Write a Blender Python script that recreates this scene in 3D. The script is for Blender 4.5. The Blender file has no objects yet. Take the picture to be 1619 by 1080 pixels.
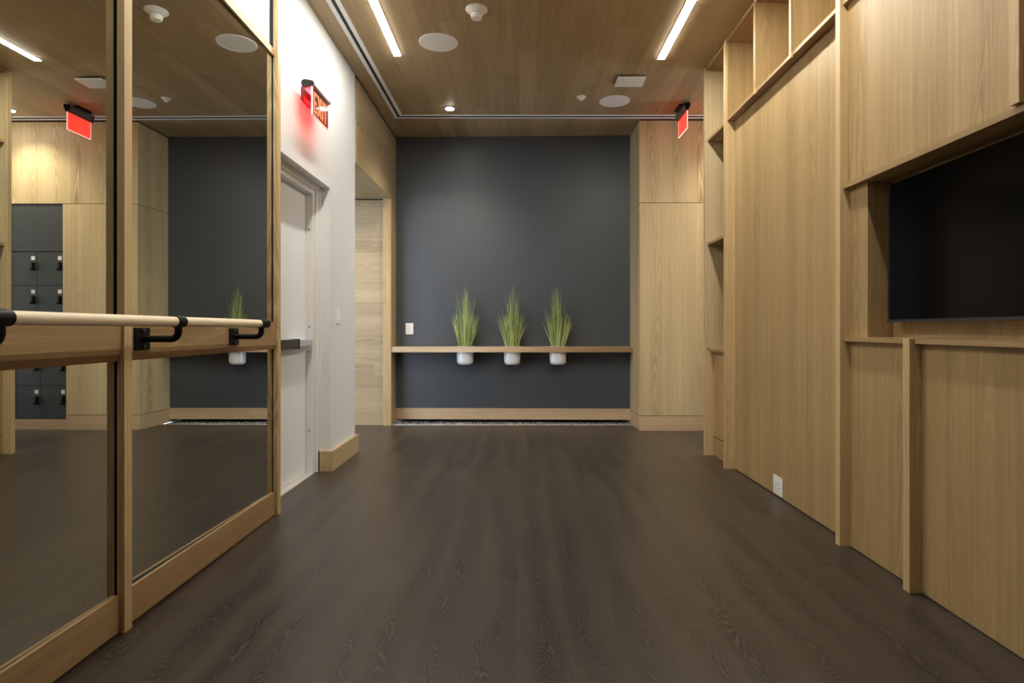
import bpy, bmesh, math, random
from mathutils import Vector

scene = bpy.context.scene
COL = scene.collection

# ------------------------------------------------------------------ camera, world, exposure, large lights
cam_d = bpy.data.cameras.new('camera')
cam = bpy.data.objects.new('camera', cam_d)
COL.objects.link(cam)
cam.location = (0, 0, 1.10)
cam.rotation_euler = (math.radians(90), 0, 0)
cam_d.sensor_width = 36
cam_d.lens = 944 / 1619 * 36
cam_d.shift_x = -11.5 / 1619
cam_d.shift_y = -19 / 1619
cam_d.clip_start = 0.02
scene.camera = cam

w = bpy.data.worlds.new('world')
scene.world = w
w.use_nodes = True
w.node_tree.nodes['Background'].inputs[0].default_value = (0.72, 0.84, 1.0, 1)
w.node_tree.nodes['Background'].inputs[1].default_value = 2.2

scene.view_settings.view_transform = 'Standard'
scene.view_settings.look = 'None'
scene.view_settings.gamma = 1
scene.view_settings.use_curve_mapping = False
scene.view_settings.exposure = 1.45

LED_STRENGTH = 33.0
LED_COLOR = (1.0, 0.985, 0.90)
SPOT_BACK = 50
SPOT_LOCKER = 36
SPOT_PORTAL_FILL = 14

ZC = 3.387          # ceiling height
YB = 7.07           # back wall distance (middle)


# ------------------------------------------------------------------ node helpers
class G:
    """tiny expression helper over a node tree"""
    def __init__(self, name):
        self.m = bpy.data.materials.new(name)
        self.m.use_nodes = True
        self.t = self.m.node_tree
        self.b = self.t.nodes['Principled BSDF']
        self.out = self.t.nodes['Material Output']

    def n(self, kind, **kw):
        nd = self.t.nodes.new(kind)
        for k, v in kw.items():
            setattr(nd, k, v)
        return nd

    def put(self, sock, v):
        if isinstance(v, bpy.types.NodeSocket):
            self.t.links.new(v, sock)
        else:
            sock.default_value = v

    def math(self, op, a, b=0.0, c=None):
        nd = self.n('ShaderNodeMath', operation=op)
        self.put(nd.inputs[0], a)
        self.put(nd.inputs[1], b)
        if c is not None:
            self.put(nd.inputs[2], c)
        return nd.outputs[0]

    def xyz(self, x, y, z):
        nd = self.n('ShaderNodeCombineXYZ')
        for i, v in enumerate((x, y, z)):
            self.put(nd.inputs[i], v)
        return nd.outputs[0]

    def coords(self, shift=True):
        tc = self.n('ShaderNodeTexCoord').outputs['Object']
        if shift:
            oi = self.n('ShaderNodeObjectInfo').outputs['Random']
            r = self.math('MULTIPLY', oi, 37.0)
            add = self.n('ShaderNodeVectorMath', operation='ADD')
            self.put(add.inputs[0], tc)
            self.put(add.inputs[1], self.xyz(r, r, r))
            tc = add.outputs[0]
        s = self.n('ShaderNodeSeparateXYZ')
        self.put(s.inputs[0], tc)
        return s.outputs[0], s.outputs[1], s.outputs[2]

    def noise(self, vec, scale, detail=2.0, rough=0.5, dist=0.0):
        nd = self.n('ShaderNodeTexNoise')
        self.put(nd.inputs['Vector'], vec)
        nd.inputs['Scale'].default_value = scale
        nd.inputs['Detail'].default_value = detail
        nd.inputs['Roughness'].default_value = rough
        nd.inputs['Distortion'].default_value = dist
        return nd.outputs['Fac']

    def white(self, vec):
        nd = self.n('ShaderNodeTexWhiteNoise', noise_dimensions='2D')
        self.put(nd.inputs['Vector'], vec)
        return nd.outputs['Value']

    def mix(self, fac, a, b, mode='MIX'):
        nd = self.n('ShaderNodeMix', data_type='RGBA', blend_type=mode)
        self.put(nd.inputs[0], fac)
        self.put(nd.inputs[6], a if isinstance(a, bpy.types.NodeSocket) else (*a, 1))
        self.put(nd.inputs[7], b if isinstance(b, bpy.types.NodeSocket) else (*b, 1))
        return nd.outputs[2]

    def remap(self, v, a, b, c=0.0, d=1.0):
        nd = self.n('ShaderNodeMapRange')
        self.put(nd.inputs[0], v)
        nd.inputs[1].default_value = a
        nd.inputs[2].default_value = b
        nd.inputs[3].default_value = c
        nd.inputs[4].default_value = d
        return nd.outputs[0]


def simple(name, color, rough=0.5, metal=0.0, spec=0.5, noise=0.0, coat=0.0):
    g = G(name)
    base = (*color, 1)
    if noise:
        x, y, z = g.coords(False)
        f = g.noise(g.xyz(x, y, z), 2.2, 4)
        dark = tuple(c * (1 - noise) for c in color)
        lite = tuple(min(1, c * (1 + noise)) for c in color)
        g.put(g.b.inputs['Base Color'], g.mix(f, dark, lite))
    else:
        g.b.inputs['Base Color'].default_value = base
    g.b.inputs['Roughness'].default_value = rough
    g.b.inputs['Metallic'].default_value = metal
    g.b.inputs['Specular IOR Level'].default_value = spec
    if coat:
        g.b.inputs['Coat Weight'].default_value = coat
        g.b.inputs['Coat Roughness'].default_value = 0.08
    return g.m


def emis(name, color, strength):
    g = G(name)
    g.b.inputs['Base Color'].default_value = (*color, 1)
    g.b.inputs['Emission Color'].default_value = (*color, 1)
    g.b.inputs['Emission Strength'].default_value = strength
    g.b.inputs['Roughness'].default_value = 0.6
    return g.m


def oak(name, axis, color, contrast=1.0, plank=None, rough=0.42, leaf=0.30, stag=0.5, arch=1.0):
    """veneer or solid oak, grain along axis; plank=(width, length) lays it in boards.
    leaf: veneer leaf width giving soft vertical tone changes"""
    g = G(name)
    x, y, z = g.coords(plank is None)
    if axis == 'Z':
        l, a, b = z, x, y
    elif axis == 'Y':
        l, a, b = y, x, z
    else:
        l, a, b = x, z, y
    if not plank:
        a, b = g.math('ADD', a, b), g.math('SUBTRACT', a, b)
    tone = None
    seam = None
    if plank:
        pw, pl = plank
        row = g.math('FLOOR', g.math('DIVIDE', a, pw))
        rr = g.white(g.xyz(row, 3.7, 0))
        ll = g.math('ADD', g.math('DIVIDE', l, pl), g.math('MULTIPLY', rr, 7.0))
        colm = g.math('FLOOR', ll)
        tone = g.white(g.xyz(row, colm, 0))
        off = g.math('MULTIPLY', tone, 23.0)
        l2 = g.math('ADD', l, off)
        a2 = g.math('ADD', a, g.math('MULTIPLY', off, 1.7))
        fa = g.math('FRACT', g.math('DIVIDE', a, pw))
        fl = g.math('FRACT', ll)
        ea = g.math('MULTIPLY', g.math('MINIMUM', fa, g.math('SUBTRACT', 1.0, fa)), pw)
        el = g.math('MULTIPLY', g.math('MINIMUM', fl, g.math('SUBTRACT', 1.0, fl)), pl)
        seam = g.math('LESS_THAN', g.math('MINIMUM', ea, el), 0.0009)
    else:
        l2, a2 = l, a
    # long soft figure
    v1 = g.xyz(g.math('MULTIPLY', a2, 1.0), g.math('MULTIPLY', b, 1.0), g.math('MULTIPLY', l2, 0.13))
    big = g.noise(v1, 5.5, 2.0, 0.45, 0.3)
    rings = g.math('PINGPONG', g.math('MULTIPLY', big, 13.0), 0.5)       # 0..0.5
    rings = g.math('MULTIPLY', rings, 2.0)
    v2 = g.xyz(g.math('MULTIPLY', a2, 1.0), g.math('MULTIPLY', b, 1.0), g.math('MULTIPLY', l2, 0.018))
    pores = g.noise(v2, 170.0, 3.0, 0.6)
    streak = g.noise(v2, 34.0, 2.0, 0.5)
    v3 = g.xyz(g.math('MULTIPLY', a2, 1.0), g.math('MULTIPLY', b, 1.0), g.math('MULTIPLY', l2, 0.08))
    broad = g.noise(v3, 1.0 / leaf * 1.3, 1.0)
    # book-matched leaves with a cathedral of arched growth rings
    pm = g.math('PINGPONG', a2, leaf)
    wob = g.noise(g.xyz(g.math('MULTIPLY', a2, 0.5), g.math('MULTIPLY', b, 0.5), g.math('MULTIPLY', l2, 0.5)), 1.6, 1.0)
    uu = g.math('ADD', g.math('SUBTRACT', g.math('DIVIDE', pm, leaf), 0.5), g.math('MULTIPLY', g.math('SUBTRACT', wob, 0.5), 0.7))
    ar = g.math('MULTIPLY', g.math('MULTIPLY', uu, uu), 2.4)
    ar = g.math('ADD', ar, g.math('MULTIPLY', l2, 0.16))
    ar = g.math('ADD', ar, g.math('MULTIPLY', big, 0.35))
    rg = g.math('MULTIPLY', g.math('PINGPONG', g.math('MULTIPLY', ar, 22.0), 0.5), 2.0)
    rg = g.math('POWER', rg, 1.6)
    hm = g.remap(g.math('ABSOLUTE', uu), 0.42, 0.10)
    hp = g.remap(g.noise(v3, 2.4, 1.0), 0.36, 0.62, 0.15, 1.0)
    fig = g.math('MULTIPLY', g.math('MULTIPLY', g.math('SUBTRACT', rg, 0.75), hm), hp)
    s = g.math('MULTIPLY', fig, 0.42 * arch)
    s = g.math('ADD', s, g.math('MULTIPLY', g.math('SUBTRACT', rings, 0.5), 0.05 * contrast))
    s = g.math('ADD', s, g.math('MULTIPLY', g.math('SUBTRACT', pores, 0.5), 0.60 * contrast))
    s = g.math('ADD', s, g.math('MULTIPLY', g.math('SUBTRACT', streak, 0.5), 0.50 * contrast))
    s = g.math('ADD', s, g.math('MULTIPLY', g.math('SUBTRACT', broad, 0.5), 0.40 * contrast))
    if tone is not None:
        s = g.math('ADD', s, g.math('MULTIPLY', g.math('SUBTRACT', tone, 0.5), 0.26 * stag * 2))
    fac = g.math('ADD', s, 0.5)
    dark = (color[0] * 0.56, color[1] * 0.51, color[2] * 0.42)
    lite = (min(1, color[0] * 1.34), min(1, color[1] * 1.38), min(1, color[2] * 1.48))
    c = g.mix(fac, dark, lite)
    if seam is not None:
        c = g.mix(g.math('MULTIPLY', seam, 0.30), c, (color[0] * 0.3, color[1] * 0.28, color[2] * 0.25))
    g.put(g.b.inputs['Base Color'], c)
    g.b.inputs['Roughness'].default_value = rough
    g.b.inputs['Specular IOR Level'].default_value = 0.38
    bp = g.n('ShaderNodeBump')
    bp.inputs['Strength'].default_value = 0.05
    bp.inputs['Distance'].default_value = 0.002
    g.put(bp.inputs['Height'], pores)
    g.put(g.b.inputs['Normal'], bp.outputs[0])
    return g.m


def floor_mat():
    g = G('smoked_oak_planks')
    x, y, z = g.coords(False)
    pw, pl = 0.178, 1.22
    row = g.math('FLOOR', g.math('DIVIDE', x, pw))
    rr = g.white(g.xyz(row, 1.3, 0))
    ll = g.math('ADD', g.math('DIVIDE', y, pl), g.math('MULTIPLY', rr, 9.0))
    cl = g.math('FLOOR', ll)
    tone = g.white(g.xyz(row, cl, 0))
    off = g.math('MULTIPLY', tone, 31.0)
    x2 = g.math('ADD', x, off)
    y2 = g.math('ADD', y, g.math('MULTIPLY', off, 1.3))
    fa = g.math('FRACT', g.math('DIVIDE', x, pw))
    fl = g.math('FRACT', ll)
    ea = g.math('MULTIPLY', g.math('MINIMUM', fa, g.math('SUBTRACT', 1.0, fa)), pw)
    el = g.math('MULTIPLY', g.math('MINIMUM', fl, g.math('SUBTRACT', 1.0, fl)), pl)
    seam = g.math('LESS_THAN', g.math('MINIMUM', ea, el), 0.0008)
    # cathedral figure: contour lines of a stretched noise, cerused pale in a darker heart of each board
    u = g.math('MULTIPLY', g.math('SUBTRACT', fa, g.math('ADD', 0.3, g.math('MULTIPLY', tone, 0.4))), 1.0)
    wob = g.noise(g.xyz(g.math('MULTIPLY', x2, 0.6), g.math('MULTIPLY', y2, 0.45), 0.0), 3.2, 2.0, 0.5)
    uu = g.math('ADD', u, g.math('MULTIPLY', g.math('SUBTRACT', wob, 0.5), 1.1))
    v1 = g.xyz(x2, g.math('MULTIPLY', y2, 0.20), 0.0)
    big = g.noise(v1, 8.0, 2.0, 0.45, 0.25)
    fine = g.noise(g.xyz(x2, g.math('MULTIPLY', y2, 0.12), 0.0), 90.0, 2.0)
    # parabola of arches + noise
    arch = g.math('ADD', g.math('MULTIPLY', g.math('MULTIPLY', uu, uu), 1.6), g.math('MULTIPLY', y2, 0.22))
    bigf = g.math('ADD', g.math('ADD', arch, g.math('MULTIPLY', big, 0.75)), g.math('MULTIPLY', fine, 0.035))
    rings = g.math('MULTIPLY', g.math('PINGPONG', g.math('MULTIPLY', bigf, 36.0), 0.5), 2.0)
    line = g.remap(rings, 0.52, 0.98)
    heart = g.remap(g.math('ABSOLUTE', uu), 0.36, 0.02)
    patch = g.remap(g.noise(g.xyz(x2, g.math('MULTIPLY', y2, 0.3), 7.0), 3.5, 1.0), 0.32, 0.50)
    heart = g.math('MULTIPLY', heart, patch)
    v2 = g.xyz(x2, g.math('MULTIPLY', y2, 0.05), 0.0)
    pores = g.noise(v2, 300.0, 3.0, 0.7)
    pr = g.remap(pores, 0.44, 0.66)
    soft = g.noise(g.xyz(x2, g.math('MULTIPLY', y2, 0.10), 5.0), 14.0, 2.0)
    base = g.mix(g.remap(soft, 0.32, 0.68), (0.0196, 0.0142, 0.0110), (0.0391, 0.0288, 0.0223))
    base = g.mix(g.math('MULTIPLY', tone, 0.6), base, (0.0536, 0.0399, 0.0308))
    base = g.mix(g.math('MULTIPLY', pr, 0.5), base, (0.0886, 0.0665, 0.0510))
    c = g.mix(g.math('MULTIPLY', heart, 0.85), base, (0.0129, 0.0092, 0.0070))
    c = g.mix(g.math('MULTIPLY', g.math('MULTIPLY', line, g.math('MAXIMUM', heart, 0.2)), 0.95), c, (0.0906, 0.0665, 0.0502))
    c = g.mix(g.math('MULTIPLY', seam, 0.25), c, (0.1545, 0.1235, 0.0880))
    g.put(g.b.inputs['Base Color'], c)
    g.put(g.b.inputs['Roughness'], g.remap(pores, 0.2, 0.8, 0.29, 0.40))
    g.b.inputs['Specular IOR Level'].default_value = 0.55
    bp = g.n('ShaderNodeBump')
    bp.inputs['Strength'].default_value = 0.10
    bp.inputs['Distance'].default_value = 0.002
    g.put(bp.inputs['Height'], rings)
    g.put(g.b.inputs['Normal'], bp.outputs[0])
    return g.m


def gravel_mat():
    g = G('gravel')
    x, y, z = g.coords(False)
    v = g.n('ShaderNodeTexVoronoi')
    g.put(v.inputs['Vector'], g.xyz(x, y, z))
    v.inputs['Scale'].default_value = 55
    s = g.n('ShaderNodeSeparateColor')
    g.put(s.inputs[0], v.outputs['Color'])
    c = g.mix(s.outputs[0], (0.05, 0.047, 0.045), (0.75, 0.73, 0.70))
    c = g.mix(g.remap(v.outputs['Distance'], 0.3, 0.7), c, (0.01, 0.01, 0.01))
    g.put(g.b.inputs['Base Color'], c)
    return g.m


def grass_mat():
    g = G('grass_blade')
    r = g.n('ShaderNodeNewGeometry').outputs['Random Per Island']
    x, y, z = g.coords(False)
    c = g.mix(r, (0.07, 0.115, 0.025), (0.62, 0.70, 0.26))
    c = g.mix(g.remap(z, 0.55, 1.1), c, (0.12, 0.19, 0.12))
    g.put(g.b.inputs['Base Color'], c)
    g.b.inputs['Roughness'].default_value = 0.5
    return g.m


OAK = (0.455, 0.312, 0.146)
M = dict(
    panel=oak('oak_veneer_vertical', 'Z', OAK, 1.0, leaf=0.25, arch=0.75),
    column=oak('oak_veneer_figured', 'Z', (0.62, 0.485, 0.275), 0.8, leaf=0.25, arch=1.2),
    panel_h=oak('oak_veneer_lengthwise', 'Y', OAK, 1.0),
    panel_x=oak('oak_veneer_crosswise', 'X', OAK, 1.0),
    post=oak('solid_oak_vertical', 'Z', (0.66, 0.475, 0.25), 0.8),
    rail=oak('solid_oak_lengthwise', 'Y', (0.42, 0.275, 0.132), 1.2, arch=0.8),
    rail_x=oak('solid_oak_crosswise', 'X', (0.58, 0.415, 0.25), 0.7, arch=0.5),
    rail_pale=oak('pale_solid_oak', 'Y', (0.56, 0.42, 0.235), 0.9, arch=0.8),
    ceiling=oak('oak_ceiling_boards', 'Y', (0.44, 0.325, 0.18), 0.8, plank=(0.15, 1.5), stag=0.55, arch=0.4, rough=0.5),
    boards=oak('pale_oak_boards', 'X', (0.37, 0.27, 0.145), 0.9, arch=1.0, plank=(0.142, 1.3), stag=0.3),
    bulkhead=oak('oak_bulkhead', 'Y', (0.42, 0.315, 0.175), 0.8),
    floor=floor_mat(),
    white=simple('white_paint', (0.75, 0.745, 0.735), 0.55, noise=0.012),
    dark=simple('charcoal_paint', (0.066, 0.073, 0.083), 0.40, spec=0.5, noise=0.03),
    door=simple('painted_steel', (0.82, 0.82, 0.83), 0.4, noise=0.01),
    frame=simple('painted_door_frame', (0.77, 0.745, 0.715), 0.38),
    black=simple('matte_black_metal', (0.005, 0.005, 0.006), 0.45, spec=0.2),
    gasket=simple('black_gasket', (0.006, 0.006, 0.006), 0.6),
    gap=simple('shadow_gap', (0.015, 0.012, 0.01), 0.8),
    maple=simple('pale_maple', (0.88, 0.73, 0.53), 0.40, noise=0.03),
    plastic=simple('white_plastic', (0.88, 0.875, 0.86), 0.4),
    grille=simple('white_grille', (0.85, 0.85, 0.85), 0.8, spec=0.2),
    slot=simple('white_slot_trim', (0.90, 0.91, 0.93), 0.8, spec=0.15),
    pot=simple('glazed_white_ceramic', (0.78, 0.79, 0.80), 0.18, coat=0.5),
    soil=simple('moss', (0.10, 0.13, 0.04), 0.9, noise=0.4),
    grass=grass_mat(),
    gravel=gravel_mat(),
    locker=simple('locker_laminate', (0.046, 0.056, 0.062), 0.45, noise=0.02),
    tv=simple('screen_glass', (0.002, 0.002, 0.0025), 0.10, spec=0.08),
    bezel=simple('screen_bezel', (0.006, 0.005, 0.005), 0.3),
    bezel_lip=simple('screen_lip', (0.06, 0.06, 0.062), 0.3, metal=0.6),
    alu=simple('satin_aluminium', (0.50, 0.53, 0.57), 0.38, metal=0.15),
    bar=simple('dark_bronze', (0.10, 0.10, 0.085), 0.35, metal=0.7),
    steel=simple('brushed_steel', (0.35, 0.35, 0.36), 0.3, metal=0.9),
    housing=simple('grey_housing', (0.13, 0.115, 0.115), 0.4, metal=0.2),
    sill=simple('threshold', (0.50, 0.47, 0.43), 0.4),
    led=emis('led_diffuser', LED_COLOR, LED_STRENGTH),
    led_fill=emis('led_fill_diffuser', (1.0, 0.93, 0.80), 24.0),
    lens=emis('downlight_lens', (1.0, 0.93, 0.80), 25),
    red_edge=emis('red_lit_edge', (1.0, 0.16, 0.12), 0.9),
    pale_edge=emis('pale_lit_edge', (1.0, 0.50, 0.42), 0.8),
    red_letter=emis('red_letter', (1.0, 0.085, 0.035), 1.1),
    red_back=emis('red_lit_backing', (1.0, 0.045, 0.04), 1.9),
    red_led=emis('red_led', (1.0, 0.03, 0.04), 5.0),
    red_lit_mount=simple('red_lit_mount', (0.10, 0.004, 0.010), 0.25),
    slotdark=simple('socket_slots', (0.16, 0.16, 0.16), 0.5),
)
# mirror
gm = G('mirror')
gm.b.inputs['Base Color'].default_value = (0.71, 0.73, 0.69, 1)
gm.b.inputs['Metallic'].default_value = 1
gm.b.inputs['Roughness'].default_value = 0.0
M['mirror'] = gm.m
# edge-lit acrylic of the exit signs
ga = G('red_acrylic')
ga.b.inputs['Base Color'].default_value = (1.0, 0.22, 0.16, 1)
ga.b.inputs['Roughness'].default_value = 0.08
ga.b.inputs['Emission Color'].default_value = (1.0, 0.030, 0.020, 1)
ga.b.inputs['Emission Strength'].default_value = 0.42
ga.b.inputs['Alpha'].default_value = 0.8
M['acrylic'] = ga.m
gb = G('smoked_acrylic')
gb.b.inputs['Base Color'].default_value = (0.10, 0.055, 0.035, 1)
gb.b.inputs['Roughness'].default_value = 0.05
gb.b.inputs['Alpha'].default_value = 0.88
M['smoked'] = gb.m


# ------------------------------------------------------------------ mesh helpers
class MB:
    def __init__(self):
        self.bm = bmesh.new()

    def box(self, x0, x1, y0, y1, z0, z1, bevel=0.0):
        if not bevel:
            vs = [self.bm.verts.new(p) for p in ((x0, y0, z0), (x1, y0, z0), (x1, y1, z0), (x0, y1, z0),
                                                 (x0, y0, z1), (x1, y0, z1), (x1, y1, z1), (x0, y1, z1))]
            for f in ((0, 3, 2, 1), (4, 5, 6, 7), (0, 1, 5, 4), (1, 2, 6, 5), (2, 3, 7, 6), (3, 0, 4, 7)):
                self.bm.faces.new([vs[i] for i in f])
            return self
        t = MB()
        t.box(x0, x1, y0, y1, z0, z1)
        bmesh.ops.bevel(t.bm, geom=t.bm.edges[:], offset=bevel, segments=2, profile=0.6, affect='EDGES')
        self.absorb(t.bm)
        return self

    def absorb(self, bm):
        me = bpy.data.meshes.new('tmp')
        bm.to_mesh(me)
        self.bm.from_mesh(me)
        bpy.data.meshes.remove(me)
        bm.free()

    def prism(self, pts, y0, y1, axis='Y'):
        """extrude a 2D outline. axis Y: pts are (x,z); axis X: pts (y,z); axis Z: pts (x,y)"""
        def P(p, d):
            return {'Y': (p[0], d, p[1]), 'X': (d, p[0], p[1]), 'Z': (p[0], p[1], d)}[axis]
        a = [self.bm.verts.new(P(p, y0)) for p in pts]
        b = [self.bm.verts.new(P(p, y1)) for p in pts]
        n = len(pts)
        self.bm.faces.new(a[::-1])
        self.bm.faces.new(b)
        for i in range(n):
            self.bm.faces.new((a[i], a[(i + 1) % n], b[(i + 1) % n], b[i]))
        return self

    def lathe(self, c, prof, axis='Z', seg=48):
        """prof: (radius, offset along axis)"""
        rings = []
        for r, h in prof:
            ring = []
            for k in range(seg):
                t = 2 * math.pi * k / seg
                u, v = r * math.cos(t), r * math.sin(t)
                p = {'Z': (u, v, h), 'Y': (u, h, v), 'X': (h, u, v)}[axis]
                ring.append(self.bm.verts.new((c[0] + p[0], c[1] + p[1], c[2] + p[2])))
            rings.append(ring)
        for a, b in zip(rings, rings[1:]):
            for k in range(seg):
                self.bm.faces.new((a[k], a[(k + 1) % seg], b[(k + 1) % seg], b[k]))
        self.bm.faces.new(rings[0][::-1])
        self.bm.faces.new(rings[-1])
        return self

    def tube(self, pts, r, seg=20):
        pts = [Vector(p) for p in pts]
        rings = []
        prev = None
        for i, p in enumerate(pts):
            d = (pts[min(i + 1, len(pts) - 1)] - pts[max(i - 1, 0)]).normalized()
            if prev is None:
                u = d.orthogonal().normalized()
            else:
                u = (prev - d * prev.dot(d)).normalized()
            prev = u
            v = d.cross(u)
            rings.append([self.bm.verts.new(p + r * (math.cos(2 * math.pi * k / seg) * u + math.sin(2 * math.pi * k / seg) * v)) for k in range(seg)])
        for a, b in zip(rings, rings[1:]):
            for k in range(seg):
                self.bm.faces.new((a[k], a[(k + 1) % seg], b[(k + 1) % seg], b[k]))
        self.bm.faces.new(rings[0][::-1])
        self.bm.faces.new(rings[-1])
        return self

    def build(self, name, mat, parent=None, smooth=False):
        o0 = Vector((0, 0, 0))
        p = parent
        while p is not None:
            o0 += p.location
            p = p.parent
        bmesh.ops.recalc_face_normals(self.bm, faces=self.bm.faces[:])
        if o0.length:
            bmesh.ops.translate(self.bm, vec=-o0, verts=self.bm.verts[:])
        me = bpy.data.meshes.new(name)
        self.bm.to_mesh(me)
        self.bm.free()
        me.materials.append(M[mat] if isinstance(mat, str) else mat)
        if smooth:
            me.polygons.foreach_set('use_smooth', [True] * len(me.polygons))
            me.set_sharp_from_angle(angle=math.radians(35))
        ob = bpy.data.objects.new(name, me)
        COL.objects.link(ob)
        if parent:
            ob.parent = parent
        return ob


def box(*a, **k):
    return MB().box(*a, **k)


def tag(o, label=None, cat=None, group=None, kind=None):
    if label:
        o['label'] = label
    if cat:
        o['category'] = cat
    if group:
        o['group'] = group
    if kind:
        o['kind'] = kind
    return o


def thing(name, loc, label, cat, group=None):
    e = bpy.data.objects.new(name, None)
    e.empty_display_size = 0.05
    COL.objects.link(e)
    e.location = loc
    return tag(e, label, cat, group)


def struct(name, mb, mat, smooth=False):
    return tag(mb.build(name, mat, None, smooth), kind='structure')


def copy_tree(o, parent=None):
    c = o.copy()
    COL.objects.link(c)
    if parent:
        c.parent = parent
    for ch in list(o.children):
        copy_tree(ch, c)
    return c


def lamp(name, kind, loc, energy, color, parent, **kw):
    d = bpy.data.lights.new(name, kind)
    d.energy = energy
    d.color = color
    for k, v in kw.items():
        setattr(d, k, v)
    o = bpy.data.objects.new(name, d)
    COL.objects.link(o)
    o.parent = parent
    o.location = Vector(loc) - parent.location
    return o


# ------------------------------------------------------------------ the room shell
XW = -1.478                                     # white wall face
XL = -1.467                                     # portal wall face
struct('floor', MB().prism([(-3.6, -3.2), (4.6, -3.2), (4.6, 6.49), (3.6, 6.88), (1.31, 6.88), (-1.47, 6.88), (-1.47, 7.3), (-3.6, 7.3)], -0.1, 0.0, 'Z'), 'floor')
struct('ceiling', box(-3.6, 4.6, -3.2, 7.3, ZC, ZC + 0.1), 'ceiling')
# back wall, very slightly skewed
struct('wall_back', MB().prism([(-1.48, 7.10), (1.33, 7.035), (1.33, 7.42), (-1.48, 7.42)], 0.040, ZC, 'Z').box(-1.6, 1.45, 7.305, 7.42, -0.15, 0.040).box(-1.6, 1.45, 6.80, 7.305, -0.16, -0.10), 'dark')
struct('baseboard_back', MB().prism([(-1.467, 7.085), (1.306, 7.020), (1.306, 7.037), (-1.467, 7.102)], 0.037, 0.168, 'Z'), 'rail_x')
# gravel trench in front of the back wall with its pale metal edge
tag(struct('trim_1', MB().prism([(-1.467, 6.872), (1.306, 6.872), (1.306, 6.882), (-1.467, 6.882)], -0.03, 0.003, 'Z'), 'plastic'))
gr = MB()
random.seed(5)
gr.prism([(-1.467, 6.885), (1.306, 6.885), (1.306, 7.3), (-1.467, 7.3)], -0.04, -0.006, 'Z')
for _ in range(4200):
    px, py = random.uniform(-1.46, 1.30), random.uniform(6.89, 7.20)
    r = random.uniform(0.005, 0.011)
    vs = [gr.bm.verts.new((px + dx * r * random.uniform(.7, 1.2), py + dy * r * random.uniform(.7, 1.2), -0.007 + dz * r))
          for dx, dy, dz in ((1, 0, 0.2), (0, 1, .2), (-1, 0, .2), (0, -1, .2), (0, 0, 1))]
    for k in range(4):
        gr.bm.faces.new((vs[k], vs[(k + 1) % 4], vs[4]))
tag(gr.build('gravel', 'gravel'), 'narrow bed of dark and pale gravel along foot of charcoal wall', 'gravel', kind='stuff')

# left white wall with door recess (opening y 3.585-4.66, top 2.205)
wl = MB()
wl.box(-1.85, XW, -3.2, 3.585, 0, ZC)
wl.box(-1.85, XW, 3.585, 4.66, 2.205, ZC)
wl.box(-1.85, XW, 4.66, 5.37, 0, ZC)
struct('wall_left', wl, 'white')
struct('baseboard_left', MB().prism([(-1.573, 4.63), (-1.447, 4.63), (-1.447, 5.385), (-1.75, 5.385), (-1.75, 5.355), (-1.479, 5.371), (-1.479, 4.66), (-1.573, 4.66)], 0.0, 0.155, 'Z'), 'rail_pale')
# oak bulkhead over the side passage, jamb and the board-clad wall in it
wb = MB()
wb.box(-3.6, XL, 5.371, 7.12, 2.597, ZC - 0.022)
struct('wall_bulkhead', wb, 'bulkhead')
struct('wall_jamb', box(-1.56, XL, 6.83, 7.12, 0, 2.597), 'panel')
struct('wall_passage', box(-3.6, -1.56, 6.87, 7.2, 0, 2.593), 'boards')
struct('wall_passage_end', box(-3.6, -3.5, 5.371, 6.87, 0, 2.597), 'white')
struct('trim_2', box(-3.5, -1.50, 6.855, 6.87, 2.588, 2.597), 'gap')
# dark shadow gap between ceiling and walls on the left
struct('trim_3', box(-1.6, XL - 0.004, 5.372, 7.1, ZC - 0.022, ZC), 'gap')

# far right cladding (front y=6.49) with return, lockers niche beyond
PY = 6.49
cl = MB()
cl.box(1.306, 2.128, PY, 7.3, 0.164, 2.474)
struct('wall_recess_lower', cl, 'column')
struct('wall_recess_upper', box(1.306, 4.6, PY, 7.3, 2.480, ZC - 0.016), 'column')
struct('wall_recess_end', box(2.722, 4.6, PY, 7.3, 0.164, 2.474), 'column')
struct('baseboard_recess', box(1.304, 2.128, PY - 0.002, 7.3, 0, 0.158), 'rail_x')
struct('baseboard_end', box(2.722, 4.6, PY - 0.002, 7.3, 0, 0.158), 'rail_x')
sg = MB()
sg.box(1.316, 2.128, PY + 0.01, 7.25, 0.158, 0.164)
sg.box(2.722, 4.6, PY + 0.01, 7.25, 0.158, 0.164)
sg.box(1.316, 4.6, PY + 0.01, 7.25, 2.474, 2.480)
sg.box(1.316, 4.6, PY + 0.01, 7.25, ZC - 0.016, ZC)
struct('trim_4', sg, 'gap')
struct('wall_right', box(2.0, 2.12, -3.2, 5.265, 0, ZC), 'panel')
struct('wall_corridor', box(2.12, 4.6, 5.165, 5.265, 0, ZC), 'panel')
struct('wall_rear', box(-1.85, 2.12, -3.3, -3.2, 0, ZC), 'dark')
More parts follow.
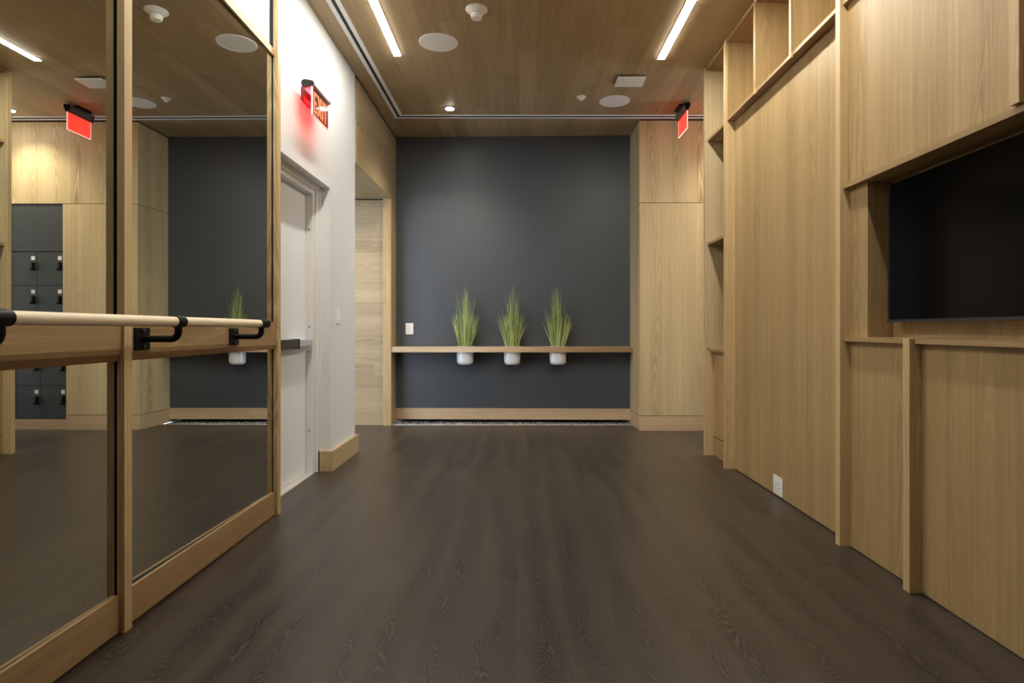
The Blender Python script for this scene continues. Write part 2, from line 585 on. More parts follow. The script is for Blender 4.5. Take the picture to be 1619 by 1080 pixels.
# unseen window added at the side corridor's end to bring in daylight
wc = MB()
wc.box(4.5, 4.6, 5.265, 5.36, 0, ZC).box(4.5, 4.6, 6.40, PY, 0, ZC).box(4.5, 4.6, 5.36, 6.40, 0, 0.25).box(4.5, 4.6, 5.36, 6.40, 2.9, ZC)
struct('wall_corridor_end', wc, 'white')
wf = MB()
wf.box(4.52, 4.58, 5.36, 6.40, 0.25, 0.30).box(4.52, 4.58, 5.36, 6.40, 2.85, 2.90).box(4.52, 4.58, 5.36, 5.41, 0.30, 2.85).box(4.52, 4.58, 6.35, 6.40, 0.30, 2.85)
struct('added_window', wf, 'black')
pd = bpy.data.lights.new('added_window_portal', 'AREA')
pd.shape = 'RECTANGLE'
pd.size, pd.size_y = 2.65, 1.04
pd.cycles.is_portal = True
po = bpy.data.objects.new('added_window_portal', pd)
COL.objects.link(po)
po.location = (4.62, 5.88, 1.575)
po.rotation_euler = (0, math.radians(90), 0)

# ------------------------------------------------------------------ door
XD = -1.627
fr = MB()
XF = -1.573
for y0, y1 in ((4.545, 4.66), (3.585, 3.64)):
    fr.box(-1.72, XF, y0, y1, 0, 2.203)
fr.box(-1.72, XF, 3.64, 4.545, 2.132, 2.203)
# stepped moulding of the frame
fr.box(XF, XF + 0.016, 4.59, 4.66, 0, 2.203, bevel=0.003)
fr.box(XF, XF + 0.016, 3.64, 4.59, 2.165, 2.203, bevel=0.003)
fr.box(XF, XF + 0.027, 4.63, 4.66, 0, 2.203, bevel=0.003)
fr.box(XF, XF + 0.027, 3.64, 4.63, 2.187, 2.203, bevel=0.003)
dframe = struct('door_1', fr, 'frame')
leaf = box(-1.672, XD, 3.644, 4.539, 0.012, 2.127).build('door_leaf', 'door', dframe)
box(-1.68, -1.640, 4.539, 4.545, 0.0, 2.132).build('leaf_gap_strip', 'gap', dframe)  # dark strip filling the gap between leaf and jamb
for zz in (1.86, 1.12, 0.93, 0.33):
    MB().lathe((-1.60, 4.545, zz), [(0.008, -0.003), (0.009, 0.0)], 'Y', 16).build('screw', 'steel', dframe)
struct('trim_5', MB().prism([(-1.70, 3.64), (XF + 0.01, 3.64), (XF + 0.01, 4.545), (-1.70, 4.545)], 0, 0.008, 'Z'), 'sill')
pb = thing('panic_bar', (XD, 4.1, 0.998), 'dark metal push bar with grey end cap across the white door', 'door push bar')
box(XD, -1.563, 3.72, 4.240, 0.967, 1.030, bevel=0.006).build('push_rail', 'bar', pb)
box(XD, -1.560, 4.240, 4.247, 0.963, 1.033).build('joint', 'black', pb)
box(XD, -1.562, 4.247, 4.515, 0.972, 1.026, bevel=0.008).build('end_cap', 'alu', pb)

# ------------------------------------------------------------------ mirrors on the left wall
XG = -1.4665


def mirror_bay(y0, y1, label, d_up, d_low, far_post):
    """frame between post faces y0 (near) and y1 (far)"""
    t = thing('wall_mirror', (XG, (y0 + y1) / 2, 0), label, 'mirror', 'oak framed mirror bays of the left wall')
    ym = (y0 + y1) / 2

    def rail(name, xf, z0, z1, ch=0.0):
        if ch:
            pts = [(-1.4615, z0), (xf - 0.013, z0), (xf, z0 + ch), (xf, z1), (-1.4615, z1)]
        else:
            pts = [(-1.4615, z0), (xf, z0), (xf, z1), (-1.4615, z1)]
        return MB().prism(pts, y0, y1, 'Y').build(name, 'rail', t)
    rail('bottom_rail', -1.4475, 0.006, 0.1385)
    rail('middle_rail', -1.4395, 0.984, 1.143, 0.027)
    rail('top_rail', -1.4475, 2.716, 2.757)

    def pane(z0, z1, d):
        a, b = y0 + 0.002, y1 - 0.002
        pts = [(XG + d * (a - ym), a), (XG + d * (b - ym), b), (XG + d * (b - ym) - 0.004, b), (XG + d * (a - ym) - 0.004, a)]
        return MB().prism(pts, z0, z1, 'Z').build('mirror_pane', 'mirror', t)
    pane(1.06, 2.735, d_up)
    pane(0.02, 1.058, d_low)
    # black gasket behind every wooden edge
    for a, b in ((0.02, 0.137), (0.986, 1.1415), (2.718, 2.752)):
        box(-1.4700, -1.4615, y0, y1, a, b).build('gasket', 'gasket', t)
    ps = [y0 - 0.044] + ([y1] if far_post else [])
    for p in ps:
        MB().box(-1.456, -1.4285, p, p + 0.044, 0, ZC, bevel=0.0015).build('post', 'post', t)
        MB().box(XW, -1.456, p + 0.003, p + 0.041, 0, ZC).build('post_backing', 'gasket', t)
    return t


mirror_bay(2.204, 3.532, 'tall oak framed mirror bay nearest the white door, reflecting the charcoal wall', 0.0087, 0.0105, True)
mirror_bay(0.832, 2.160, 'tall oak framed mirror bay cut by the left edge, reflecting the grey lockers', 0.0064, 0.0088, False)

# ------------------------------------------------------------------ barre
XB, ZB = -1.298, 1.1295
br = thing('barre', (XB, 1.8, ZB), 'long pale round wooden barre in front of the mirrors', 'barre')
MB().lathe((XB, 0, ZB), [(0.019, 0.30), (0.019, 3.07)], 'Y', 40).build('bar', 'maple', br, True)
for yb in (0.758, 1.490, 2.274, 3.006):
    last = yb > 3
    c = MB()
    ext = 0.062 if last else 0.027
    prof = [(0.0195, -0.027), (0.0222, -0.0265), (0.0222, ext - 0.001), (0.0205, ext)]
    c.lathe((XB, yb, ZB), prof, 'Y', 40)
    # bent round arm from the plate, out and up to the collar
    zc = 1.064
    pts = [(-1.4395, yb, zc), (XB - 0.028, yb, zc)]
    for k in range(1, 9):
        a = math.pi / 2 * k / 8
        pts.append((XB - 0.028 + 0.028 * math.sin(a), yb, zc + 0.028 * (1 - math.cos(a))))
    pts.append((XB, yb, ZB))
    arm = MB().tube(pts, 0.0132).build('bracket_arm', 'black', br, True)
    c.build('collar', 'black', arm, True)
    box(-1.4395, -1.4335, yb - 0.046, yb + 0.046, 1.0215, 1.1065, bevel=0.002).build('mounting_plate', 'black', arm)
    for dz in (-0.031, 0.031):
        MB().lathe((-1.4335, yb + 0.004, zc + dz), [(0.0095, 0), (0.009, 0.004), (0.004, 0.006)], 'X', 20).build('screw', 'bezel_lip', arm, True)

# ------------------------------------------------------------------ right millwork
XP = 1.625                                      # front of the posts


def post(y0, y1, z0, z1, label):
    o = box(XP, 1.71, y0, y1, z0, z1, bevel=0.0015).build('oak_post', 'post')
    return tag(o, label, 'post', 'oak posts of the right wall')


post(5.222, 5.265, 0, ZC - 0.001, 'tall oak post at the far free end of the right shelving')
post(4.706, 4.75, 0, ZC - 0.001, 'tall oak post between the open bookcase and the large plain panel')
post(3.026, 3.070, 0, ZC - 0.001, 'tall oak post between the large plain panel and the television bay')
post(2.487, 2.530, 0, 1.0625, 'short oak post standing below the television ledge')
post(1.942, 1.982, 1.84, ZC - 0.001, 'oak post cut off above the television, at the top right edge')

# bookcase bay
bc = thing('open_bookcase', (1.8, 4.98, 0), 'narrow oak bookcase with open shelves at the far end of the right wall', 'bookcase')
box(1.7105, 1.98, 5.2225, 5.2645, 0, ZC - 0.001).build('side_panel', 'panel', bc)
box(1.632, 1.98, 5.214, 5.2215, 0.935, 3.36).build('lit_side_facing', 'column', bc)  # paler oak puts the ceiling light on this side into the colour
box(1.7105, 1.98, 4.7505, 4.760, 0, 3.36).build('side_panel', 'panel', bc)
box(1.95, 1.995, 4.7605, 5.2135, 0.935, 3.36).build('back_panel', 'panel', bc)
for z in (1.838, 2.742):
    box(1.645, 1.95, 4.7605, 5.2135, z, z + 0.022).build('shelf', 'rail', bc)
box(1.632, 1.98, 4.7605, 5.2135, 3.36, ZC - 0.001).build('top_board', 'rail', bc)
box(1.665, 1.98, 4.7605, 5.2135, 0.912, 0.935).build('counter_board', 'rail', bc)
box(1.700, 1.72, 4.7605, 5.2215, 0.170, 0.912).build('cabinet_front', 'panel', bc)
box(1.700, 1.715, 4.7605, 5.2215, 0.0, 0.160).build('plinth', 'rail', bc)
box(1.712, 1.73, 4.7605, 5.2215, 0.0, 0.90).build('shadow_gap', 'gap', bc)

# large panel
tag(box(1.700, 1.72, 3.0705, 4.7055, 0.006, 2.742).build('wall_panel', 'panel'),
    'large plain oak panel with the white socket at its foot', 'wall panel', 'oak veneer panels of the right wall')


# cubby shelves above
def cubby(y0, y1, divs, label):
    t = thing('cubby_shelf', (1.8, (y0 + y1) / 2, 2.742), label, 'cubby shelf', 'open cubby shelves under the ceiling')
    box(1.640, 1.98, y0, y1, 2.744, 2.766).build('bottom_board', 'rail', t)
    box(1.632, 1.98, y0, y1, 3.36, ZC - 0.001).build('top_board', 'rail', t)
    box(1.93, 1.98, y0, y1, 2.766, 3.36).build('back_panel', 'panel', t)
    box(1.640, 1.93, y1 - 0.010, y1, 2.7665, 3.36).build('end_panel', 'panel', t)
    for yd in divs:
        box(1.627, 1.93, yd - 0.0135, yd + 0.0135, 2.7665, 3.36).build('divider', 'panel', t)
        box(1.627, 1.6395, yd - 0.0135, yd + 0.0135, 2.732, 2.766).build('divider_nose', 'post', t)
    return t


cubby(3.0705, 4.7055, (3.590, 4.135), 'row of three open oak cubbies above the large plain panel')
cubby(1.9825, 3.0255, (2.50,), 'open oak cubbies above the television bay, partly cut by the top edge')

# television bay
tag(box(1.665, 1.98, 1.9825, 3.0255, 1.838, 2.7425).build('upper_cabinet', 'panel'),
    'plain oak box front above the television', 'cabinet')
tag(box(1.665, 1.98, 0.80, 1.9415, 1.838, ZC - 0.001).build('upper_cabinet', 'panel'),
    'plain oak box front beyond the cut off post, right edge', 'cabinet')
tag(box(1.643, 1.98, 0.80, 3.0255, 1.812, 1.8375).build('oak_ledge', 'rail'),
    'upper oak ledge jutting out above the television', 'ledge')
tag(box(1.677, 1.98, 2.874, 3.0255, 1.063, 1.8115).build('wall_panel', 'panel'),
    'upright oak strip at the left side of the television niche', 'wall panel', 'oak veneer panels of the right wall')
tag(box(1.80, 1.82, 0.80, 2.8735, 1.063, 1.8115).build('wall_panel', 'panel'),
    'oak back board directly behind the television', 'wall panel', 'oak veneer panels of the right wall')
tag(box(1.648, 1.98, 2.5305, 3.0255, 1.040, 1.0625).build('oak_ledge', 'rail'),
    'short oak ledge under the television, left of the short post', 'ledge')
tag(box(1.648, 1.98, 0.80, 2.4865, 1.040, 1.0625).build('oak_ledge', 'rail'),
    'long oak ledge under the television, right of the short post', 'ledge')
tag(box(1.6765, 1.70, 2.5305, 3.0255, 0.004, 1.0395).build('wall_panel', 'panel'),
    'narrow oak panel under the television ledge, left of the short post', 'wall panel', 'oak veneer panels of the right wall')
tag(box(1.6765, 1.70, 0.80, 2.4865, 0.004, 1.0395).build('wall_panel', 'panel'),
    'wide oak panel under the television ledge, in the bottom right corner', 'wall panel', 'oak veneer panels of the right wall')
# rest of the right wall beside and behind the camera
struct('wall_right_near', box(1.677, 2.0, -3.2, 0.80, 0, ZC), 'panel')
# television
tv = thing('television', (1.76, 2.18, 1.133), 'large black wall television, switched off, in the oak niche', 'television')
box(1.735, 1.765, 1.66, 2.812, 1.133, 1.779, bevel=0.003).build('housing', 'bezel', tv)
box(1.7325, 1.7355, 1.668, 2.790, 1.147, 1.774).build('screen', 'tv', tv)
box(1.7305, 1.7355, 1.66, 2.812, 1.133, 1.144, bevel=0.001).build('bottom_bezel', 'bezel_lip', tv)
box(1.765, 1.799, 1.95, 2.50, 1.25, 1.65).build('wall_bracket', 'black', tv)

# socket low on the panel
so = thing('wall_socket', (1.70, 3.918, 0.075), 'white double gang power socket low on the large oak panel', 'socket')
box(1.6945, 1.6995, 3.850, 3.986, 0.013, 0.136, bevel=0.002).build('cover_plate', 'plastic', so)
for yy in (3.895, 3.941):
    q = box(1.6925, 1.6950, yy - 0.015, yy + 0.015, 0.045, 0.104, bevel=0.001).build('socket_insert', 'plastic', so)
    sl = MB()
    for zz in (0.060, 0.088):
        sl.box(1.6915, 1.6927, yy - 0.007, yy - 0.0045, zz, zz + 0.008)
        sl.box(1.6915, 1.6927, yy + 0.0045, yy + 0.007, zz, zz + 0.008)
        sl.box(1.6915, 1.6927, yy - 0.002, yy + 0.002, zz - 0.008, zz - 0.004)
    sl.build('contact_slots', 'slotdark', q)

# light switch on the white wall
ls = thing('light_switch', (XW, 4.86, 1.208), 'white rocker light switch on the white wall beside the door', 'light switch')
box(XW, XW + 0.007, 4.822, 4.898, 1.144, 1.272, bevel=0.002).build('cover_plate', 'plastic', ls)
MB().prism([(XW + 0.006, 1.175), (XW + 0.017, 1.175), (XW + 0.010, 1.243), (XW + 0.006, 1.243)], 4.845, 4.876, 'Y').build('rocker', 'plastic', ls)
# control plate on the charcoal wall
yb_ = 7.094
cp = thing('wall_control', (-1.304, yb_, 1.11), 'small white control plate on the charcoal wall above the shelf', 'wall control')
box(-1.350, -1.257, yb_ - 0.008, yb_ + 0.001, 1.042, 1.176, bevel=0.004).build('cover_plate', 'plastic', cp)
kp = box(-1.322, -1.290, yb_ - 0.0105, yb_ - 0.0078, 1.070, 1.145, bevel=0.001).build('keypad', 'grille', cp)
kb = MB()
for k in range(4):
    kb.box(-1.317, -1.295, yb_ - 0.012, yb_ - 0.0104, 1.076 + k * 0.017, 1.086 + k * 0.017)
kb.build('buttons', 'plastic', kp)

# ------------------------------------------------------------------ lockers in the niche (seen in the mirror)
struct('baseboard_locker', box(2.1285, 2.7215, PY + 0.002, 7.2, 0, 0.112), 'rail_x')
tag(box(2.1285, 2.7215, PY + 0.012, 7.2, 1.958, 2.4735).build('filler_panel', 'locker'), 'blank dark grey panel above the block of lockers', 'panel')


def make_locker(x, z, label):
    t = thing('locker', (x, PY, z), label, 'locker', 'dark grey lockers in the recess')
    box(x, x + 0.296, PY + 0.030, 7.1, z, z + 0.3665).build('body', 'gap', t)
    d = box(x + 0.002, x + 0.294, PY + 0.012, PY + 0.030, z + 0.002, z + 0.3645, bevel=0.001).build('door', 'locker', t)
    # in the world the opening side is towards +x of the door's left edge
    lk = box(x + 0.022, x + 0.047, PY - 0.014, PY + 0.012, z + 0.163, z + 0.250, bevel=0.003).build('lock', 'black', d)
    dials = MB()
    for k in range(3):
        dials.lathe((x + 0.0345, PY - 0.014, z + 0.232 - k * 0.018), [(0.006, 0.0), (0.005, -0.003)], 'Y', 12)
    dials.build('dials', 'bezel_lip', lk)
    MB().lathe((x + 0.037, PY - 0.014, z + 0.172), [(0.012, 0.0), (0.012, -0.016), (0.010, -0.018)], 'Y', 20).build('knob', 'black', lk, True)
    box(x + 0.020, x + 0.062, PY + 0.010, PY + 0.0125, z + 0.277, z + 0.320, bevel=0.001).build('number_tag', 'plastic', d)
    return t


words_row = ['bottom', 'second from bottom', 'middle', 'second from top', 'top']
proto = None
for i in range(2):
    for j in range(5):
        x, z = 2.129 + i * 0.296, 0.1145 + j * 0.3675
        side = 'beside the oak panel' if i == 0 else 'away from the oak panel'
        lab = 'dark grey locker in the %s row, column %s' % (words_row[j], side)
        if proto is None:
            proto = make_locker(x, z, lab)
        else:
            c = copy_tree(proto)
            c.location = (x, PY, z)
            c['label'] = lab

# ------------------------------------------------------------------ back shelf with pots and grass
POTS = [(-0.630, 6.950), (-0.082, 6.946), (0.449, 6.942)]


def shelf_mesh():
    cu = bpy.data.curves.new('c', 'CURVE')
    cu.dimensions = '2D'
    cu.fill_mode = 'BOTH'

    def spl(pts):
        s = cu.splines.new('POLY')
        s.points.add(len(pts) - 1)
        for p, q in zip(s.points, pts):
            p.co = (q[0], q[1], 0, 1)
        s.use_cyclic_u = True
    spl([(XL + 0.001, 6.840), (1.305, 6.840), (1.305, 7.030), (XL + 0.001, 7.095)])
    for px, py in POTS:
        spl([(px + 0.1005 * math.cos(a * math.pi / 32), py + 0.0830 * math.sin(a * math.pi / 32)) for a in range(64)])
    cu.extrude = 0.031
    ob = bpy.data.objects.new('c', cu)
    COL.objects.link(ob)
    dg = bpy.context.evaluated_depsgraph_get()
    me = bpy.data.meshes.new_from_object(ob.evaluated_get(dg))
    bpy.data.objects.remove(ob)
    me.name = 'wall_shelf'
    me.materials.clear()
    me.materials.append(M['rail_x'])
    return me


sh = bpy.data.objects.new('wall_shelf', shelf_mesh())
COL.objects.link(sh)
sh.location = (0, 0, 0.8695)
tag(sh, 'long oak shelf across the charcoal wall holding three white pots', 'shelf')


def grass_mesh(px, py, seed, lean):
    rnd = random.Random(seed)
    mb = MB()
    zb = 0.895

    def blade(bx, by, tx, ty, h, wd, bend):
        base = Vector((bx, by, zb))
        n = 7
        rot = rnd.uniform(-0.9, 0.9)
        side = Vector((math.cos(rot), math.sin(rot), 0))
        pts = []
        for k in range(n + 1):
            t = k / n
            c = base + Vector((tx * (t * (1 - bend) + bend * t * t), ty * (t * (1 - bend) + bend * t * t), h * t))
            ww = wd * (1 - t) ** 0.75 * (0.65 + 0.7 * t if t < .5 else 1.0)
            c.y = min(c.y, 7.02)
            pts.append((c, max(ww, 0.0006)))
        prev = None
        for c, ww in pts:
            a, b = mb.bm.verts.new(c - side * ww), mb.bm.verts.new(c + side * ww)
            if prev:
                mb.bm.faces.new((prev[0], prev[1], b, a))
            prev = (a, b)
    for _ in range(135):                      # dense lower fan
        u = rnd.uniform(-1, 1)
        v = rnd.uniform(-1, 1) * math.sqrt(1 - u * u)
        h = rnd.uniform(0.24, 0.37) * (1.0 + 0.10 * abs(u))
        blade(px + u * 0.074, py + v * 0.056, u * 0.085 + rnd.gauss(0, 0.018), v * 0.055 + rnd.gauss(0, .01), h, rnd.uniform(0.003, 0.0068), rnd.uniform(0.1, 0.5))
    for _ in range(115):                       # tall centre
        u = rnd.gauss(0, 0.40)
        v = rnd.uniform(-0.8, 0.8)
        h = rnd.uniform(0.42, 0.74) * (1 - 0.22 * min(1, abs(u)))
        blade(px + u * 0.045, py + v * 0.045, u * 0.055 + lean * h + rnd.gauss(0, 0.014), v * 0.03 + rnd.gauss(0, .012), h, rnd.uniform(0.0025, 0.0056), rnd.uniform(0.0, 0.6))
    for _ in range(22):                       # long stray blades
        u = rnd.uniform(-1, 1)
        blade(px + u * 0.05, py, u * 0.12 + rnd.gauss(0, 0.03), rnd.gauss(0, .03), rnd.uniform(0.35, 0.68), 0.0013, rnd.uniform(0.2, 0.9))
    return mb


places = ['leftmost potted grass on the shelf, in a white pot', 'middle potted grass on the shelf, with a stray blade leaning right',
          'rightmost potted grass on the shelf, with its tallest blades at left']
for i, (px, py) in enumerate(POTS):
    t = thing('potted_grass', (px, py, 0.690), places[i], 'potted plant', 'white pots of green grass in the shelf')
    p = MB()
    prof = []
    R = 0.088
    for k in range(0, 9):
        a = math.pi / 2 * k / 8
        prof.append((R - 0.040 + 0.037 * math.sin(a), 0.690 + 0.040 * (1 - math.cos(a))))
    prof += [(R - 0.001, 0.78), (R + 0.001, 0.9005), (R + 0.016, 0.902), (R + 0.016, 0.906), (R - 0.004, 0.906), (R - 0.007, 0.893), (R - 0.0075, 0.885)]
    o = p.lathe((px, py, 0), prof, 'Z', 56)
    for v in p.bm.verts:                          # slightly oval pots, set into the oval holes of the shelf
        v.co.x = px + (v.co.x - px) * 1.115
        v.co.y = py + (v.co.y - py) * 0.92
    pot = p.build('pot', 'pot', t, True)
    s = MB().lathe((px, py, 0), [(0.070, 0.882), (0.071, 0.893), (0.05, 0.897), (0.01, 0.899)], 'Z', 32)
    rnd = random.Random(i)
    for _ in range(160):                          # moss tufts
        a, r = rnd.uniform(0, 6.283), 0.078 * math.sqrt(rnd.random())
        bx, by, h = px + r * math.cos(a) * 1.05, py + r * math.sin(a) * .8, rnd.uniform(0.008, 0.022)
        v = [s.bm.verts.new((bx + dx, by + dy, 0.893 + dz)) for dx, dy, dz in ((-.006, 0, 0), (.006, 0, 0), (0, .006, 0), (rnd.gauss(0, .006), 0, h))]
        for f in ((0, 1, 3), (1, 2, 3), (2, 0, 3)):
            s.bm.faces.new([v[q] for q in f])
    s.build('moss', 'soil', t)
    g_ = grass_mesh(px, py, 11 + i * 7, (0.0, 0.02, -0.035)[i]).build('grass_blades', 'grass', t)

# ------------------------------------------------------------------ ceiling fittings
# linear slot diffuser: left leg and back leg
SX0, SX1, SY0, SY1 = -1.342, -1.246, 6.355, 6.462
sd = thing('slot_diffuser', (SX0, SY1, ZC), 'thin white framed black air slot running round the ceiling edge', 'air diffuser')
wid = 0.034
MB().prism([(SX0, -3.1), (SX0 + wid, -3.1), (SX0 + wid, SY1 - wid), (4.4, SY1 - wid), (4.4, SY1), (SX0, SY1)], ZC - 0.004, ZC - 0.0005, 'Z').build('outer_trim', 'slot', sd)
MB().prism([(SX1 - wid, -3.1), (SX1, -3.1), (SX1, SY0), (4.4, SY0), (4.4, SY0 + wid), (SX1 - wid, SY0 + wid)], ZC - 0.004, ZC - 0.0005, 'Z').build('inner_trim', 'slot', sd)
MB().prism([(SX0 + wid, -3.1), (SX1 - wid, -3.1), (SX1 - wid, SY0 + wid), (4.4, SY0 + wid), (4.4, SY1 - wid), (SX0 + wid, SY1 - wid)], ZC - 0.002, ZC - 0.0005, 'Z').build('slot', 'gasket', sd)

for x, y1, lab in ((-1.013, 4.97, 'long glowing linear ceiling light on the left, nearer the mirrors'),
                   (1.195, 5.03, 'long glowing linear ceiling light on the right, nearer the shelving')):
    t = thing('linear_light', (x, 1.2, ZC), lab, 'ceiling light', 'linear ceiling lights')
    box(x - 0.029, x + 0.029, 1.5, y1, ZC - 0.010, ZC - 0.0005).build('diffuser', 'led', t)
    MB().box(x - 0.032, x - 0.0292, 1.5, y1 + 0.003, ZC - 0.0075, ZC - 0.0005).box(x + 0.0292, x + 0.032, 1.5, y1 + 0.003, ZC - 0.0075, ZC - 0.0005).box(x - 0.029, x + 0.029, y1 + 0.0002, y1 + 0.003, ZC - 0.0075, ZC - 0.0005).build('channel', 'slot', t)


t = thing('linear_light', (3.45, 5.85, ZC), 'unseen linear fill light added in the side corridor behind the bookcase', 'ceiling light')  # ceiling light added out of view to brighten the far end
box(2.75, 4.2, 5.82, 5.88, ZC - 0.010, ZC - 0.0005).build('diffuser', 'led_fill', t)


def downlight(x, y, z, energy, label, blend=0.7, size=95, color=(1.0, 0.90, 0.72), tilt=(0, 0)):
    t = thing('downlight', (x, y, z), label, 'downlight', 'small round downlights')
    MB().lathe((x, y, z), [(0.062, -0.0005), (0.062, -0.004), (0.052, -0.006)], 'Z', 40).build('trim_ring', 'housing', t, True)
    MB().lathe((x, y, z), [(0.044, -0.006), (0.044, -0.010), (0.030, -0.014)], 'Z', 40).build('lens', 'lens', t, True)
    l = lamp('lamp', 'SPOT', (x, y, z - 0.03), energy, color, t, spot_size=math.radians(size), spot_blend=blend, shadow_soft_size=0.04)
    l.rotation_euler = (math.radians(tilt[0]), math.radians(tilt[1]), 0)
    return t


downlight(-0.719, 6.17, ZC, SPOT_BACK, 'small glowing round downlight in the ceiling near the charcoal wall', size=120, blend=1.0)
downlight(2.43, 6.17, ZC, SPOT_LOCKER, 'small glowing round downlight in the ceiling in front of the lockers', size=120, blend=1.0, color=(1, .93, .78))
downlight(-2.2, 6.2, 2.597, SPOT_PORTAL_FILL, 'unseen small round downlight added in the passage soffit', size=140, color=(1, .95, .85))  # passage lamp added out of sight to light the boards


def speaker(x, y, lab):
    t = thing('ceiling_speaker', (x, y, ZC), lab, 'speaker', 'round white ceiling speakers')
    MB().lathe((x, y, ZC), [(0.1535, -0.0005), (0.1535, -0.004), (0.148, -0.007), (0.139, -0.007), (0.138, -0.004)], 'Z', 72).build('rim', 'grille', t, True)
    MB().lathe((x, y, ZC), [(0.1375, -0.0035), (0.1372, -0.0055), (0.10, -0.0065)], 'Z', 72).build('grille', 'grille', t, True)


speaker(-0.643, 4.755, 'large round white ceiling speaker beside the left linear light')
speaker(0.953, 5.975, 'round white ceiling speaker near the far air slot, behind the square panel')
t = thing('smoke_detector', (-0.305, 4.262, ZC), 'large white smoke detector with a hanging drum on the ceiling', 'smoke detector')
MB().lathe((-0.305, 4.262, ZC), [(0.079, -0.0005), (0.080, -0.006), (0.074, -0.012), (0.055, -0.026), (0.045, -0.033)], 'Z', 56).build('base', 'plastic', t, True)
MB().lathe((-0.305, 4.262, ZC), [(0.0415, -0.033), (0.0415, -0.037)], 'Z', 48).build('vent_gap', 'slotdark', t, True)
MB().lathe((-0.305, 4.262, ZC), [(0.0435, -0.037), (0.0435, -0.044), (0.038, -0.066), (0.033, -0.070)], 'Z', 48).build('sensor_head', 'plastic', t, True)
t = thing('motion_sensor', (0.609, 5.865, ZC), 'tiny white cone shaped sensor on the ceiling left of the far speaker', 'sensor')
MB().lathe((0.609, 5.865, ZC), [(0.044, -0.0005), (0.044, -0.006), (0.034, -0.014), (0.022, -0.024)], 'Z', 40).build('base', 'plastic', t, True)
MB().lathe((0.609, 5.865, ZC), [(0.020, -0.024), (0.018, -0.034), (0.011, -0.039)], 'Z', 32).build('sensor_head', 'plastic', t, True)
t = thing('access_point', (1.012, 5.46, ZC), 'square white flat box on the ceiling in front of the far speaker', 'wireless box')
box(0.884, 1.140, 5.362, 5.560, ZC - 0.030, ZC - 0.012, bevel=0.005).build('cover', 'plastic', t)
box(0.915, 1.110, 5.39, 5.53, ZC - 0.012, ZC - 0.0005).build('bracket', 'slotdark', t)

# ------------------------------------------------------------------ exit signs
LET = {  # strokes in a unit cell, (u across, v up)
    'E': [[(0, 0), (1, 0), (1, .15), (.28, .15), (.28, .425), (.85, .425), (.85, .575), (.28, .575), (.28, .85), (1, .85), (1, 1), (0, 1)]],
    'X': [[(0, 0), (.28, 0), (1, 1), (.72, 1)], [(.72, 0), (1, 0), (.28, 1), (0, 1)]],
    'I': [[(0, 0), (1, 0), (1, 1), (0, 1)]],
    'T': [[(.36, 0), (.64, 0), (.64, .85), (1, .85), (1, 1), (0, 1), (0, .85), (.36, .85)]],
}


def letters(x, ys, z0, z1, name, parent, flip=False, mat='red_letter', th=0.0012):
    """word EXIT in the plane x, running along +y (or -y when flip)"""
    y0, y1 = ys
    cells = [('E', 0.0, 0.22), ('X', 0.27, 0.56), ('I', 0.62, 0.69), ('T', 0.75, 1.0)]
    out = MB()
    for ch, a, b in cells:
        k = 0
        for poly in LET[ch]:
            pts = []
            for u, v in poly:
                f = a + (b - a) * u
                yy = y1 - (y1 - y0) * f if flip else y0 + (y1 - y0) * f
                pts.append((yy, z0 + (z1 - z0) * v))
            out.prism(pts, x + k, x + k + th, 'X')
            k += 0.0002
    return out.build(name, mat, parent)


# sign mounted on the white wall, panel parallel to it
ex = thing('exit_sign', (XW, 4.11, 2.70), 'red lit EXIT sign on the white wall above the door', 'exit sign', 'red exit signs')
pts = []
for k in range(17):                               # rounded pod section
    a = math.pi * 2 * k / 17
    pts.append((-1.405 + 0.029 * math.cos(a), 2.722 + 0.024 * math.sin(a)))
cap = [(-1.436, 2.742), (-1.420, 2.750), (-1.392, 2.749), (-1.378, 2.744), (-1.362, 2.742), (-1.357, 2.732), (-1.359, 2.722), (-1.372, 2.716),
       (-1.384, 2.706), (-1.418, 2.700), (-1.432, 2.704), (-1.438, 2.722)]
body = [(x + (-1.398 - x) * 0.05, z + (2.725 - z) * 0.05) for x, z in cap]
MB().prism(body, 3.952, 4.290, 'Y').build('housing', 'alu', ex, True)
e1 = MB().prism(cap, 3.934, 3.952, 'Y').build('end_cap', 'gasket', ex)
MB().prism(cap, 4.290, 4.302, 'Y').build('end_cap', 'housing', ex)
box(XW, -1.455, 4.04, 4.20, 2.655, 2.745, bevel=0.002).build('wall_mount', 'red_lit_mount', ex)  # the sign's red light is painted into the mount's colour
box(-1.4548, -1.437, 4.06, 4.18, 2.700, 2.742).build('mount_arm', 'housing', ex)
box(-1.422, -1.392, 3.965, 4.28, 2.6975, 2.7000).build('red_lamp_strip', 'red_led', ex)
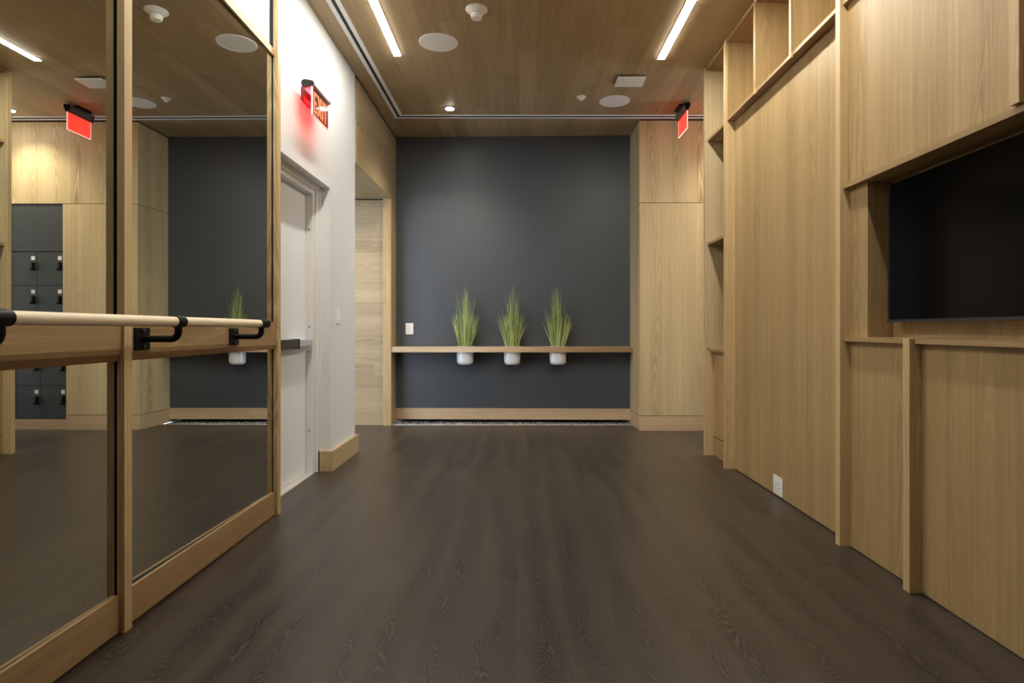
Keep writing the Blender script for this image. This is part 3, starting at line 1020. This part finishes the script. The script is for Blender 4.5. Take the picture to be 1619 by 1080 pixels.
pan = box(-1.377, -1.371, 3.962, 4.278, 2.535, 2.712).build('sign_panel', 'smoked', ex)
letters(-1.3709, (3.985, 4.255), 2.552, 2.690, 'letters', pan)
box(-1.3795, -1.3775, 3.964, 4.276, 2.540, 2.705).build('red_backing', 'red_back', pan)
box(-1.3785, -1.3695, 3.9570, 3.9615, 2.531, 2.712).build('lit_edge', 'pale_edge', pan)
MB().box(-1.3775, -1.3705, 3.9616, 4.2784, 2.531, 2.5348).box(-1.3775, -1.3705, 4.2785, 4.281, 2.531, 2.712).build('lit_edge', 'red_edge', pan)

# sign hanging from the ceiling at right, seen from its plain back
XE = 1.683
es = thing('exit_sign', (XE, 6.15, ZC), 'red glowing exit sign hanging from the ceiling beside the bookcase, back view', 'exit sign', 'red exit signs')
capc = [(XE - 0.030, 3.366), (XE + 0.022, 3.370), (XE + 0.026, 3.360), (XE + 0.022, 3.335), (XE + 0.012, 3.318), (XE + 0.010, 3.297), (XE - 0.012, 3.296), (XE - 0.016, 3.318), (XE - 0.026, 3.335)]
MB().prism(capc, 5.985, 6.31, 'Y').build('housing', 'housing', es)
MB().prism([(x + (x - XE) * .06, z) for x, z in capc], 5.965, 5.985, 'Y').build('end_cap', 'black', es)
MB().prism([(x + (x - XE) * .06, z) for x, z in capc], 6.31, 6.32, 'Y').build('end_cap', 'black', es)
box(XE - 0.058, XE + 0.055, 6.06, 6.24, ZC - 0.018, ZC - 0.0005).build('ceiling_plate', 'black', es)
pn = box(XE - 0.003, XE + 0.003, 5.982, 6.300, 3.122, 3.297).build('sign_panel', 'acrylic', es)
box(XE - 0.003, XE + 0.003, 5.978, 5.9815, 3.118, 3.300).build('lit_edge', 'pale_edge', pn)
MB().box(XE - 0.003, XE + 0.003, 5.9816, 6.3005, 3.117, 3.1218).box(XE - 0.003, XE + 0.003, 6.3006, 6.306, 3.117, 3.297).build('lit_edge', 'pale_edge', pn)
letters(XE + 0.0031, (6.01, 6.27), 3.145, 3.275, 'letters', pn, flip=True)
